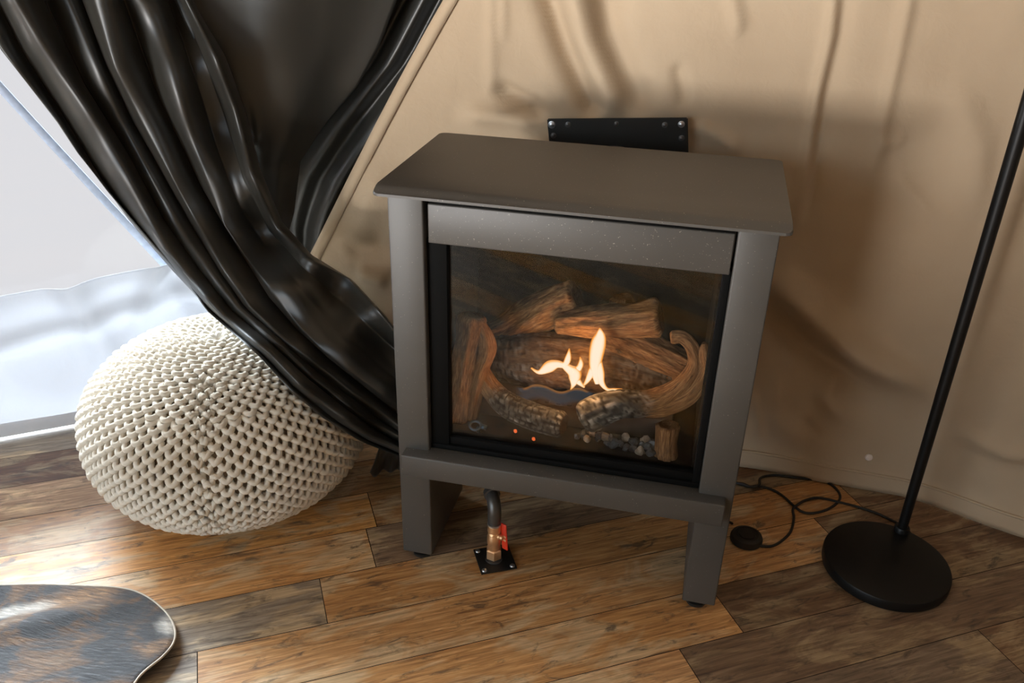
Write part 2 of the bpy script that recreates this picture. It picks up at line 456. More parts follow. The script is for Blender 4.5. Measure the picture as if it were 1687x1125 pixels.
# rolled hem near the floor
bm = bmesh.new()
add_tube(bm, [wall_pt(x, .045) + Vector((0, -.003, 0)) for x in [.05 + .02 * k for k in range(120)]], .0035, 8)
struct(obj('trim_3', bm, TAN))
bm = bmesh.new(); s0 = at(1435, 769, .445); sp = wall_pt(s0.x, s0.z)
add_lathe(bm, [(.0005, .0), (.0085, .001), (.0085, .004), (.006, .0065), (.0005, .007)], sp + Vector((0, -.0005, 0)), (0, -1, 0), 20)
obj('snap_stud', bm, SNAP, wb)
# unseen outer canvas added behind the curtain corner to block outside light
bm = bmesh.new(); add_grid(bm, [[Vector((x, .655 + .01 * math.sin(9 * x), z)) for x in [KX - .03 + .1 * k for k in range(34)]] for z in (0, .8, 1.6, 2.4)])
struct(solid(obj('wall_light_block', bm, TAN), .0016))

# window wall: low canvas skirt, window opening, head
S0, S1, ZSILL, ZHEAD = -.05, 4.6, .385, 1.95
def skirt(s, z):
    t = z / ZSILL
    d = .012 * noise.noise((s * 3.2, z * 3, 5.5)) + .006 * noise.noise((s * 9, z * 6, 2.2))
    d += .012 * math.exp(-((s - .50 - .10 * (t - .5)) / .035) ** 2) * smooth((t - .1) / .5)
    d += .010 * math.exp(-((s - .40 + .2 * (t - .7)) / .03) ** 2) * smooth((t - .3) / .4) - .010 * math.exp(-((s - .33) / .04) ** 2) * t
    d += .010 * math.exp(-(((z - .27) + .10 * (s - .6)) / .025) ** 2) * (1 if s < .8 else .4)
    d *= 2.4 * smooth(t / .3)
    top = ZSILL + .012 * math.sin(s * 6 + .5) * 1.0
    return wl(s, .004 + (top - .004) * t, d)
bm = bmesh.new(); add_grid(bm, [[skirt(S0 + (1.5 - S0) * k / 150, ZSILL * j / 40) for k in range(151)] + [skirt(1.5 + .2 * k, ZSILL * j / 40) for k in range(1, 17)] for j in range(41)])
struct(solid(obj('wall_left', bm, GREYCANVAS), .002))
bm = bmesh.new(); add_grid(bm, [[skirt(S0 + 1.6 * k / 100, z) + N_L * o_ for k in range(101)] for z, o_ in ((.0, .002), (.006, .0035), (.020, .004), (.034, .0035), (.038, .001))]); struct(obj('trim_4', bm,  mat_canvas('pale hem', (.66, .66, .68), (.72, .72, .74), .1, (.6, .6, .6))))
bm = bmesh.new(); add_grid(bm, [[wl(s, z) for s in (S0, 1.5, 3, S1)] for z in (ZHEAD, 2.45)])
add_grid(bm, [[wl(s, z) for s in (S0, .12)] for z in (ZSILL - .02, 1.2, ZHEAD)])
add_grid(bm, [[wl(s, z) for s in (4.2, S1)] for z in (ZSILL - .02, 1.2, ZHEAD)])
struct(solid(obj('wall_left_head', bm, TAN), .002))
bm = bmesh.new(); add_grid(bm, [[wl(s, z, -.012) for s in (.1, 1.5, 3, 4.22)] for z in (ZSILL - .02, 1.2, ZHEAD + .02)])
wi = struct(obj('window_1', bm, VINYL))
# soft blue shadow band across the window, modelled as a coloured strip
bm = bmesh.new()
a, b = hit(-60, 66, wl(0, 0, -.06), N_L), hit(300, 462, wl(0, 0, -.06), N_L); d = (b - a).normalized(); sd = d.cross(N_L).normalized() * .009
a = a - d * .8; b = b + d * .25
add_grid(bm, [[p - sd, p, p + sd] for p in [a.lerp(b, k / 12) + Vector((0, 0, -.02 * math.sin(math.pi * k / 12))) for k in range(13)]])
tag(solid(obj('shadow_band', bm, SHADOWBLUE), .003), 'soft blue diagonal shadow band across the bright window, modelled as a strip', 'strap')
# rest of the tent
bm = bmesh.new()
xR = 2.35; yR = wally(2.35); e1 = wl(S1, 0)
ring = [Vector((xR, yR, 0)), Vector((xR, -3.6, 0)), Vector((e1.x, -3.6, 0)), Vector((e1.x, e1.y, 0))]
add_grid(bm, [[Vector((xR, y, z)) for y in (yR + .1, -1.5, -3.6)] for z in (0, 1.2, 2.45)]); struct(solid(obj('wall_right', bm, TAN), .002))
bm = bmesh.new()
DX0, DX1 = -4.0, -1.2
for x0, x1, z0, z1 in ((e1.x, DX0, 0, 2.45), (DX1, xR, 0, 2.45), (DX0, DX1, 2.1, 2.45)):
    add_grid(bm, [[Vector((x, -3.6, z)) for x in (x0, x1)] for z in (z0, z1)])
struct(solid(obj('wall_front', bm, TAN), .002))
bm = bmesh.new(); add_grid(bm, [[Vector((e1.x, y, z)) for y in (e1.y + .05, -3.6)] for z in (0, 2.45)]); struct(solid(obj('wall_far_left', bm, TAN), .002))
bm = bmesh.new(); add_grid(bm, [[Vector((x, y, 2.44 + .5 * smooth(1 - abs(y + 1.5) / 2.2))) for x in (-5.2, -2, 0, 2.5)] for y in [-3.75 + .35 * k for k in range(14)]]); struct(solid(obj('ceiling', bm, ROOF), .002))

# ------------------------------------------------------------------ gas stove
W = .62; LW = .0608; ZB = .015; ZT = .7705; LD = .225
st = thing('gas_stove', 'dark grey freestanding gas stove with glass front and flames, on two slab legs', 'stove', (0, .17, 0))
bm = bmesh.new()     # top slab: rounded corners, sloping front lip
WS, YF, YB, D, ZS, H = .3247, -.0292, -.0054, .3396, .7705, .0126
prof = [(YF, ZS), (YF - .001, ZS + .0035), (YB - .004, ZS + H - .0012), (YB + .003, ZS + H), (D - .002, ZS + H), (D, ZS + H - .002), (D, ZS)]
def slab_w(y):
    e = 0.
    if y < YF + .010: e = .010 - math.sqrt(max(0, .010 ** 2 - (YF + .010 - y) ** 2))
    if y > D - .014: e = .014 - math.sqrt(max(0, .014 ** 2 - (y - D + .014) ** 2))
    return WS - e
ys_ = [YF - .001 + .0012 * k for k in range(12)] + [-.012, YB - .004, YB + .003] + [.05 * k for k in range(1, 7)] + [.32] + [D - .014 + .002 * k for k in range(8)]
def ztop(y):
    if y <= YB - .004: return lerp(ZS + .0035, ZS + H - .0012, smooth((y - YF) / (YB - .004 - YF)) * .5 + .5 * max(0, (y - YF) / (YB - .004 - YF)))
    if y < YB + .003: return lerp(ZS + H - .0012, ZS + H, (y - YB + .004) / .007)
    return ZS + H
rows = []
for y in ys_:
    wv = slab_w(y); z1 = ztop(y); z0 = ZS if y > YB else lerp(ZS - .001, ZS, (y - YF) / (YB - YF))
    rows.append([Vector((-wv, y, z0)), Vector((-wv - .0004, y, (z0 + z1) / 2)), Vector((-wv + .0012, y, z1)), Vector((0, y, z1)), Vector((wv - .0012, y, z1)), Vector((wv + .0004, y, (z0 + z1) / 2)), Vector((wv, y, z0)), Vector((0, y, z0)), Vector((-wv, y, z0))])
add_grid(bm, rows); bmesh.ops.remove_doubles(bm, verts=bm.verts[:], dist=1e-5)
bmesh.ops.holes_fill(bm, edges=[e for e in bm.edges if len(e.link_faces) == 1], sides=20)
flat(obj('top_panel', bm, STEEL, st), 13)
for s in (-1, 1):
    x0, x1 = sorted((s * W / 2, s * (W / 2 - LW)))
    bm = bmesh.new(); add_box(bm, (x0, 0, ZB), (x1, LD, ZT - .0005), .0028, 3)
    lg = flat(obj('leg', bm, STEEL, st), 60)
    for yy in (.021, LD - .03):
        bm = bmesh.new(); cx = (x0 + x1) / 2 - .004 * s
        add_lathe(bm, [(.017, 0), (.019, .002), (.019, .0075), (.0165, .009), (.006, .0095), (.006, ZB + .004)], (cx, yy, 0), seg=24)
        f_ = flat(obj('levelling_foot', bm, BLACK, None)); f_.parent = lg
bm = bmesh.new(); add_box(bm, (-.2425, .0035, .6855), (.2455, .026, .7535), .0022, 3); flat(obj('upper_fascia', bm, STEEL, st), 60)
bm = bmesh.new(); add_box(bm, (-.2963, -.0264, .2235), (.2963, .030, .2703), .0026, 3)
flat(obj('hearth_shelf', bm, STEEL, st), 60)
# cabinet body and firebox (open front)
bm = bmesh.new()
for lo, hi in (((-.249, .03, .225), (.249, .335, .268)), ((-.249, .315, .268), (.249, .335, .765)), ((-.249, LD + .002, .268), (-.242, .315, .765)), ((.242, LD + .002, .268), (.249, .315, .765)), ((-.249, .030, .700), (.249, .335, .765))):
    add_box(bm, lo, hi, .001, 1)
flat(obj('cabinet_body', bm, BLACK, st))
bm = bmesh.new(); x0, x1, y0, y1, z0, z1 = -.232, .232, .040, .285, .290, .692
for lo, hi in (((x0, y1, z0), (x1, y1 + .006, z1)), ((x0 - .006, y0, z0), (x0, y1 + .006, z1)), ((x1, y0, z0), (x1 + .006, y1 + .006, z1)), ((x0 - .006, y0, z0 - .006), (x1 + .006, y1 + .006, z0)), ((x0 - .006, y0, z1), (x1 + .006, y1 + .006, z1 + .006))):
    add_box(bm, lo, hi)
flat(obj('firebox', bm, FIREBOX, st))
bm = bmesh.new()
for lo, hi in (((-.2485, .014, .2705), (-.214, .038, .690)), ((.236, .014, .2705), (.2485, .038, .690)), ((-.2485, .012, .2705), (.2485, .034, .281)), ((-.2485, .018, .281), (.2485, .038, .297)), ((-.2485, .026, .676), (.2485, .038, .694))):
    add_box(bm, lo, hi, .0015, 2)
flat(obj('door_frame', bm, FRAMEBLACK, st))
bm = bmesh.new(); add_box(bm, (-.215, .0255, .296), (.2365, .0295, .684)); flat(obj('glass_pane', bm, GLASS, st, shade=False))
bm = bmesh.new(); add_box(bm, (-.19, .115, .2905), (.19, .275, .338), .006, 2)
for k in range(11): add_box(bm, (-.12 + .022 * k, .118, .338), (-.112 + .022 * k, .126, .3405))
flat(obj('burner_tray', bm, BURNER, st))
# flue sleeve from the stove to its wall plate
bm = bmesh.new(); add_lathe(bm, [(.055, 0), (.055, .125)], (.01, .334, .70), (0, 1, 0), 32); flat(obj('flue_sleeve', bm, BLACK, st))

# wall plate of the flue
wp = thing('flue_wall_plate', 'black riveted metal plate on the canvas behind the stove top', 'plate', (.005, .462, .70))
a, b, c_, d_ = at(901, 196, .452), at(1133, 194, .462), at(1134, 249, .462), at(901, 232, .452)
bm = bmesh.new()
def plate_pt(u, v): return a.lerp(b, u) + (c_ - b) * (v * 3.2)
F4 = [plate_pt(0, 0), plate_pt(1, 0), plate_pt(1, 1), plate_pt(0, 1)]
fv = [bm.verts.new(p) for p in F4] + [bm.verts.new(p + Vector((0, .006, 0))) for p in F4]
for q in ((0, 1, 2, 3), (7, 6, 5, 4), (0, 4, 5, 1), (1, 5, 6, 2), (2, 6, 7, 3), (3, 7, 4, 0)): bm.faces.new([fv[i] for i in q])
bmesh.ops.recalc_face_normals(bm, faces=bm.faces[:]); bmesh.ops.bevel(bm, geom=bm.edges[:], offset=.002, segments=2, affect='EDGES')
flat(obj('plate', bm, BLACK, wp))
for u, v, m, r in ((.032, .055, ZINC, .0045), (.15, .055, BLACK, .0035), (.84, .065, BLACK, .0035), (.955, .06, ZINC, .004), (.038, .16, BLACK, .0035), (.955, .19, BLACK, .0035), (.5, .05, BLACK, .003)):
    bm = bmesh.new(); add_lathe(bm, [(r * 1.7, 0), (r * 1.7, .0012), (r, .0016), (r * .9, .003), (r * .3, .004)], plate_pt(u, v) + Vector((0, .0003, 0)), (0, -1, 0), 16)
    flat(obj('rivet', bm, IRON if m is BLACK else m, wp))

# ------------------------------------------------------------------ logs
def add_log(bm, spec, char, seed, seg=40, flatten=1., groove=.10, n=56, ends=True):
    """spec: (px, py, y, radius) control points; char: function of t"""
    uvl = bm.loops.layers.uv.get('bark') or bm.loops.layers.uv.new('bark'); ca = bm.verts.layers.float.get('char') or bm.verts.layers.float.new('char'); ra = bm.verts.layers.float.get('ridge') or bm.verts.layers.float.new('ridge')
    S = spline([(*at(p[0], p[1], p[2]), p[3]) for p in spec], n)
    P = [Vector(q[:3]) for q in S]; rings = []; Ltot = sum((b - a).length for a, b in zip(P, P[1:])); fr = frames(P); dist = 0
    for i, ((t, nn, bb), p, q) in enumerate(zip(fr, P, S)):
        tt = i / n; c = char(tt); ring = []
        if i: dist += (p - P[i - 1]).length
        for k in range(seg):
            a = 2 * math.pi * k / seg
            dirv = nn * math.cos(a) + bb * math.sin(a) * flatten
            g = noise.noise((math.cos(a) * 2.6 + seed, math.sin(a) * 2.6, dist * 9)) * .9 + noise.noise((math.cos(a) * 6 + seed, math.sin(a) * 6, dist * 16)) * .6
            big = noise.noise((math.cos(a) * .9 + seed * 2, math.sin(a) * .9, dist * 14))
            # charred blocks: cracked squares
            cu = noise.noise((seed, k * .35, dist * 40)) * .35
            fa = abs(math.sin(a * 6.5 + cu * 3)); fd = abs(math.sin(dist * 260 + cu * 6 + math.sin(a * 3 + seed) * 1.2))
            blk = min(1, min(fa, fd) * 2.2) ** .6
            d = (1 - c) * (g * groove * 1.5 + big * .16) + c * ((blk - .7) * .16 + big * .07)
            v = bm.verts.new(p + dirv * (q[3] * (1 + d) * (1 - .16 * max(0, 1 - min(tt, 1 - tt) / .05) ** 2))); v[ca] = c; v[ra] = max(0, min(1, blk * (.75 + .5 * noise.noise((a * 3, dist * 60, seed)))))
            ring.append((v, (tt * Ltot * 10, k / seg)))
        rings.append(ring)
    for i, (A, B) in enumerate(zip(rings, rings[1:])):
        for k in range(seg):
            k2 = (k + 1) % seg; f = bm.faces.new((A[k][0], A[k2][0], B[k2][0], B[k][0]))
            for lp, (u, vv) in zip(f.loops, (A[k][1], (A[k2][1][0], (k + 1) / seg), (B[k2][1][0], (k + 1) / seg), B[k][1])): lp[uvl].uv = (u, vv)
    if ends:
        for ring, t, s in ((rings[0], fr[0][0], -1), (rings[-1], fr[-1][0], 1)):
            ctr = sum((v.co for v, _ in ring), Vector()) / seg; prev = [v for v, _ in ring]
            for fac, push in ((.86, .0022), (.62, -.001), (.38, .001), (.12, -.0015)):
                cur = []
                for v, _ in ring:
                    w_ = bm.verts.new(ctr.lerp(v.co, fac) + t * (s * push)); w_[ca] = ring[0][0][ca] * .8; w_[ra] = .35 if fac > .5 else .2; cur.append(w_)
                for k in range(seg):
                    f = bm.faces.new((prev[k], prev[(k + 1) % seg], cur[(k + 1) % seg], cur[k]))
                    for lp, uu in zip(f.loops, ((k / seg, fac), ((k + 1) / seg, fac), ((k + 1) / seg, fac - .2), (k / seg, fac - .2))): lp[uvl].uv = (uu[0] * 2, uu[1] * .6)
                prev = cur
            bm.faces.new(prev)
no = lambda t: 0.
def log_thing(label, parts):
    bm = bmesh.new()
    for i, (spec, ch, kw) in enumerate(parts): add_log(bm, spec, ch, len(bpy.data.objects) * .37 + i * 3.1, **kw)
    o = obj('ceramic_log', bm, LOG); tag(o, label, 'log', 'ceramic logs in the gas stove'); return o
log_thing('upright brown forked ceramic log at the left end of the fire', [
    ([(778, 520, .125, .026), (770, 570, .115, .024), (760, 630, .105, .025), (752, 690, .092, .026)], no, dict(groove=.16)),
    ([(790, 530, .118, .010), (803, 572, .112, .017), (790, 615, .105, .013), (774, 688, .092, .014)], no, dict(groove=.16, n=40, seg=28))])
log_thing('long grey-brown ceramic log sloping up behind the upright log', [([(795, 568, .235, .030), (850, 540, .235, .034), (905, 508, .23, .037), (952, 492, .225, .036)], no, dict(groove=.2))])
log_thing('horizontal brown ceramic log lying across the top of the fire', [([(918, 533, .185, .020), (960, 530, .18, .026), (1020, 527, .172, .030), (1088, 522, .165, .031)], no, dict(groove=.2))])
log_thing('short ceramic log stub poking up behind the top log', [([(1027, 522, .235, .024), (1026, 503, .235, .024), (1024, 489, .236, .022)], no, dict(groove=.15, n=20))])
log_thing('thick cracked ceramic log at the back behind the flames', [([(800, 588, .205, .036), (850, 590, .20, .050), (940, 594, .197, .054), (1040, 606, .195, .050), (1118, 632, .19, .036)], lambda t: .55 + .25 * math.sin(t * 9), dict(groove=.14, n=110, seg=60))])
log_thing('grooved brown ceramic log sloping down to the right behind the curved branch', [([(990, 548, .215, .030), (1050, 572, .20, .034), (1130, 612, .175, .030)], no, dict(groove=.24))])
log_thing('curved forked ceramic branch with charred tip on the right of the fire', [
    ([(962, 690, .060, .030), (985, 678, .064, .030), (1020, 666, .070, .026), (1060, 664, .076, .024), (1098, 655, .082, .021), (1128, 630, .087, .016), (1146, 600, .092, .013), (1140, 572, .096, .012), (1124, 556, .10, .012), (1107, 557, .10, .013)], lambda t: smooth((.42 - t) / .12), dict(groove=.16, n=110)),
    ([(1060, 676, .068, .012), (1098, 670, .075, .016), (1136, 650, .082, .016), (1158, 622, .087, .014), (1168, 598, .09, .017), (1163, 580, .09, .013), (1160, 566, .09, .005)], no, dict(groove=.2, n=60, seg=28))])
log_thing('charred ceramic log lying along the front left of the fire', [([(786, 606, .125, .020), (808, 640, .110, .021), (838, 668, .092, .024), (880, 686, .075, .025), (928, 700, .060, .025)], lambda t: smooth((t - .22) / .2), dict(groove=.16, n=110))])
log_thing('small upright brown ceramic log end at the front right of the fire', [([(1099, 752, .066, .0205), (1099, 730, .068, .0200), (1101, 700, .070, .0215)], no, dict(groove=.13, n=30))])

# stones
random.seed(3)
stones = [(968, 712, 0), (976, 715, 1), (967, 731, 1), (990, 718, 0), (997, 720, 1), (1008, 722, 0), (985, 727, 0), (1012, 735, 0), (1031, 721, 1), (1022, 733, 0), (1045, 727, 0), (1042, 740, 0), (1055, 742, 1), (1064, 725, 1), (1068, 735, 0), (1072, 744, 0), (1058, 732, 0), (1001, 734, 0), (1033, 738, 0), (960, 722, 0), (1076, 732, 0), (950, 728, 0)]
for i, (px, py, pale) in enumerate(stones):
    yy = .062 + (745 - py) * .0013; p = at(px, py, yy); r = random.uniform(.0065, .0098)
    bm = bmesh.new(); bmesh.ops.create_icosphere(bm, subdivisions=2, radius=r)
    sq = Vector((random.uniform(.8, 1.15), random.uniform(.7, 1.1), random.uniform(.7, 1.05)))
    for v in bm.verts: v.co = Vector((v.co.x * sq.x, v.co.y * sq.y, v.co.z * sq.z)) * (1 + .6 * noise.noise(v.co * 130 + Vector((i * 3.3, 0, 0))))
    for v in bm.verts: v.co += Vector((p.x, p.y, max(p.z, .2905 + r * .7)))
    tag(obj('ember_stone', bm, WHITESTONE if pale else DARKSTONE, shade=False), 'pale lava stone in the row at the front of the firebox' if pale else 'dark lava stone in the row at the front of the firebox', 'stone', 'pale stones at the front of the firebox' if pale else 'dark stones at the front of the firebox')
for px, py, lb in ((849, 710, 'tiny glowing orange ember under the middle of the charred front log'), (879, 723, 'tiny glowing orange ember below the right end of the charred front log')):
    p = at(px, py, .047); bm = bmesh.new(); bmesh.ops.create_icosphere(bm, subdivisions=2, radius=.0036)
    for v in bm.verts: v.co = v.co * (1 + .3 * noise.noise(v.co * 300)) + p
    tag(obj('ember', bm, EMBER), lb, 'ember')
# pilot burner: small ring with bluish steel
p = at(783, 701, .055); bm = bmesh.new()
add_tube(bm, [p + Vector((.011 * math.cos(a), .006 * math.sin(a), .006 * math.sin(a))) for a in (2 * math.pi * k / 20 for k in range(20))], .0026, 8, closed=True)
add_tube(bm, [p + Vector((.006, 0, -.004)), p + Vector((.006, .004, -.02))], .004, 10)
add_tube(bm, [p + Vector((.012, 0, 0)), p + Vector((.022, .002, -.003))], .005, 10)
obj('pilot_burner', bm, mat_plain('blued steel', (.07, .12, .17), .3, .8), st)

# flames
fl_t = thing('gas_flame', 'orange and white gas flames burning in the middle of the logs', 'flame', at(960, 650, .13))
def tongue(paths, y):
    bm = bmesh.new(); ha = bm.verts.layers.float.new('glow')
    for pts in paths:
        S = spline([(p[0], p[1], p[2]) for p in pts], 30); rings = []
        for i, (px, py, r) in enumerate(S):
            q = at(px, py, y); r = max(r, .25) * 1.22e-3; a_ = S[max(i - 1, 0)]; b_ = S[min(i + 1, 30)]
            t = Vector((b_[0] - a_[0], 0, -(b_[1] - a_[1]))).normalized(); n_ = Vector((t.z, 0, -t.x)); ring = []
            for k in range(16):
                an = 2 * math.pi * k / 16; v = bm.verts.new(q + n_ * (r * math.cos(an)) + Vector((0, r * .45 * math.sin(an), 0)))
                tip = min(1, r / .006); v[ha] = max(0, 1 - abs(math.cos(an)) ** 2.2) * tip; ring.append(v)
            rings.append(ring)
        for A, B in zip(rings, rings[1:]):
            for k in range(16): bm.faces.new((A[k], A[(k + 1) % 16], B[(k + 1) % 16], B[k]))
    return obj('flame_tongue', bm, FLAME, fl_t)
tongue([[(984, 632, 4), (980, 608, 8), (982, 585, 11), (986, 565, 11.5), (989, 553, 8), (988, 540, 1)],
        [(984, 590, 6), (988, 612, 7), (991, 630, 5), (1000, 641, 3), (1012, 642, 3), (1025, 641, 1)],
        [(984, 590, 5), (975, 612, 6), (968, 626, 4), (962, 634, 2)]], .112)
tongue([[(875, 606, 1.5), (888, 613, 4), (905, 604, 10), (918, 600, 7), (930, 601, 5), (936, 590, 5), (938, 574, 1)],
        [(926, 599, 5), (938, 608, 8), (946, 614, 11), (946, 624, 9), (944, 634, 4), (940, 642, 1)],
        [(945, 614, 8), (954, 606, 5), (957, 598, 4), (956, 588, 1)],
        [(948, 624, 7), (956, 632, 4), (963, 638, 2)]], .115)
bm = bmesh.new(); ha = bm.verts.layers.float.new('glow'); rows = []
for i in range(41):
    t = i / 40; px = lerp(850, 980, t); top = 637 + 4 * math.sin(t * 14) + 8 * t - 5 * math.exp(-((t - .2) / .1) ** 2); rr = []
    for j, (off, h) in enumerate(((0, 1), (3, .8), (7, .2), (16, .3), (24, 0))):
        v = bm.verts.new(at(px, top + off, .116 - .004 * j)); v[ha] = h * smooth(min(t, 1 - t) * 8); rr.append(v)
    rows.append(rr)
for A, B in zip(rows, rows[1:]):
    for k in range(4): bm.faces.new((A[k], A[k + 1], B[k + 1], B[k]))
solid(obj('flame_base', bm, BLUEFLAME, fl_t), .002)
l = bpy.data.lights.new('flame_light', 'POINT'); l.energy = .8; l.color = (1, .52, .20); l.shadow_soft_size = .03
lo = bpy.data.objects.new('flame_light', l); C.objects.link(lo); lo.location = at(950, 610, .075)

# ------------------------------------------------------------------ gas pipe
gp = thing('gas_pipe_riser', 'brass gas valve and black elbow pipe rising from a black floor plate', 'pipe', (-.128, .035, 0))
PC = Vector((-.129, .034, 0))
bm = bmesh.new(); add_box(bm, (-.037, -.037, 0), (.037, .037, .0035), .0012, 2, Matrix.Translation((PC.x + .002, PC.y + .002, .0005)) @ Matrix.Rotation(R(28), 4, 'Z')); flat(obj('floor_plate', bm, BLACK, gp))
for sx, sy in ((1, 1), (1, -1), (-1, 1), (-1, -1)):
    q = Matrix.Translation((PC.x + .002, PC.y + .002, .0035)) @ Matrix.Rotation(R(28), 4, 'Z') @ Vector((sx * .029, sy * .029, 0))
    bm = bmesh.new(); add_lathe(bm, [(.0055, 0), (.0055, .001), (.0042, .0028), (.0012, .0034)], q, seg=16); flat(obj('screw', bm, ZINC, gp))
bm = bmesh.new(); add_lathe(bm, [(.017, 0), (.017, .003), (.012, .0045), (.0115, .010)], PC + Vector((0, 0, .004)), seg=28); flat(obj('flange', bm, IRON, gp))
bm = bmesh.new()
add_lathe(bm, [(.0145, .010), (.0165, .0115), (.0165, .031), (.0145, .033)], PC, seg=6)
add_lathe(bm, [(.0122, .031), (.0130, .036), (.0130, .044), (.0138, .047), (.0142, .056), (.0142, .064), (.0130, .067), (.0123, .070), (.0130, .0715), (.0123, .073), (.0130, .0745), (.0123, .076), (.0137, .078), (.0137, .092), (.0125, .0935)], PC, seg=28)
flat(obj('brass_valve', bm, BRASS, gp), 30)
bm = bmesh.new(); add_lathe(bm, [(.0122, .092), (.0142, .0935), (.0142, .0975), (.0118, .099)], PC, seg=28); flat(obj('sealing_ring', bm, ZINC, gp))
bm = bmesh.new(); hd = Vector((-.42, .86, 0)).normalized(); el = [PC + Vector((0, 0, .096)), PC + Vector((0, 0, .114))]
for k in range(13):
    a = R(86) * k / 12; rr = .028; el.append(PC + Vector((0, 0, .120)) + hd * (rr * (1 - math.cos(a))) + Vector((0, 0, rr * math.sin(a))))
add_tube(bm, el, [.0125] + [.0134] * (len(el) - 1), 24); dirE = (el[-1] - el[-2]).normalized()
add_lathe(bm, [(.0134, 0), (.0162, .001), (.0162, .012), (.0134, .013)], el[-1] - dirE * .004, dirE, 24)
flat(obj('elbow', bm, IRON, gp), 50)
bm = bmesh.new(); e0 = el[-1] + dirE * .006
add_tube(bm, [Vector(q[:3]) for q in spline([tuple(e0), tuple(e0 + dirE * .03), tuple(e0 + dirE * .06 + Vector((0, 0, .015))), tuple(e0 + dirE * .072 + Vector((0, 0, .045))), tuple(e0 + dirE * .074 + Vector((0, 0, .068)))], 60)], [.0105 + .0014 * math.sin(k * 2.1) for k in range(61)], 18)
flat(obj('flexible_connector', bm, ZINC, gp), 60)
lv = Vector((.78, -.60, .1)).normalized()   # stem towards viewer and right
bm = bmesh.new(); sb = PC + Vector((0, 0, .068)); add_lathe(bm, [(.0062, 0), (.0062, .015), (.0050, .016), (.0050, .021), (.0020, .0225)], sb, Vector((.90, -.35, 0)), 18); flat(obj('valve_stem', bm, BRASS, gp))
bm = bmesh.new(); lc = sb + Vector((.0165, -.002, 0)); hx = Vector((.86, -.51, 0)).normalized()
Lm = Matrix((hx, Vector((.51, .86, 0)), Vector((0, 0, 1)))).transposed().to_4x4()
add_box(bm, (-.0065, -.002, -.030), (.0085, .002, .031), .0018, 2, Matrix.Translation(lc + Vector((.004, 0, 0))) @ Lm @ Matrix.Rotation(R(-6), 4, 'Y'))
lev = flat(obj('valve_lever', bm, RED, gp), 60)
bm = bmesh.new()
for zz in (-.008, .000):
    for k in range(4): add_box(bm, (-.004 + .003 * k, -.0027, zz), (-.0022 + .003 * k, -.0018, zz + .0045), 0, 1, Matrix.Translation(lc + Vector((.004, 0, 0))) @ Lm)
o = obj('raised_mark', bm, CREAM, None); o.parent = lev

# ------------------------------------------------------------------ floor lamp with cord and foot switch
LC = Vector((.646, .209, 0)); PB = Vector((.690, .312, 0))
la = thing('floor_lamp', 'tall black floor lamp with round disc base at the right of the stove', 'lamp', LC)
bm = bmesh.new(); add_lathe(bm, [(.1185, .0), (.1215, .002), (.1225, .006), (.1225, .020), (.1212, .0235), (.118, .025), (.001, .0255)], LC, seg=96); flat(obj('base', bm, LAMPBLACK, la), 40)
bm = bmesh.new(); P = [PB + Vector((0, 0, z)) for z in (.012, .03, .6, 1.2, 1.62)]; add_tube(bm, P, [.0100, .0100, .0118, .0128, .0128], 28)
flat(obj('pole', bm, LAMPBLACK, la))
bm = bmesh.new(); add_lathe(bm, [(.0155, .024), (.0155, .034), (.0135, .037)], PB, seg=28); add_box(bm, (PB.x - .012, PB.y - .012, .004), (PB.x + .020, PB.y + .006, .024), .002); flat(obj('pole_collar', bm, LAMPBLACK, la))
bm = bmesh.new(); add_lathe(bm, [(.03, 1.60), (.05, 1.66), (.11, 1.72), (.14, 1.76), (.138, 1.76), (.108, 1.725), (.048, 1.665), (.028, 1.61)], PB, seg=40); flat(obj('lamp_shade', bm, LAMPBLACK, la), 60)
def cz(x, y): return (1180 + x / 5.623, 740 + y / 5.623)
def cord(pts, name='cord'):
    S = spline([tuple(fl(*cz(x, y), z)) for x, y, z in pts], 14 * len(pts)); bm = bmesh.new(); add_tube(bm, [Vector(s) for s in S], .0029, 10); return flat(obj(name, bm, RUBBER, la), 80)
cord([(1740, 715, .012), (1620, 655, .0035), (1480, 590, .0035), (1300, 530, .0035), (1140, 490, .009), (1020, 460, .005), (920, 450, .0035), (820, 475, .0035), (745, 520, .0085), (710, 560, .0035), (718, 640, .0035), (690, 760, .0035), (610, 845, .0035), (520, 895, .0035), (430, 898, .005), (370, 885, .008)])
cord([(150, 690, .008), (60, 640, .005), (-60, 560, .0035), (-20, 380, .0035), (120, 300, .0035), (215, 320, .0035), (300, 345, .0035), (400, 342, .0035), (520, 375, .0035), (620, 435, .0035), (720, 525, .004), (800, 580, .0035), (890, 592, .0035), (1010, 565, .0035), (1110, 505, .004), (1148, 440, .0035), (1110, 365, .0035), (1020, 305, .0035), (860, 275, .0035), (700, 258, .0035), (560, 240, .0035), (450, 250, .0035), (405, 275, .006), (395, 330, .0095), (330, 350, .0095), (250, 320, .0095), (150, 300, .004), (-80, 200, .0035)])
fs = fl(*cz(282, 805), .012)
bm = bmesh.new(); c0 = Vector((fs.x, fs.y, 0)); add_lathe(bm, [(.031, 0), (.0335, .003), (.0335, .010), (.031, .0155), (.024, .0185), (.0235, .0175), (.0175, .0175), (.017, .0195), (.001, .0205)], c0, seg=48); flat(obj('foot_switch', bm, RUBBER, la), 30)

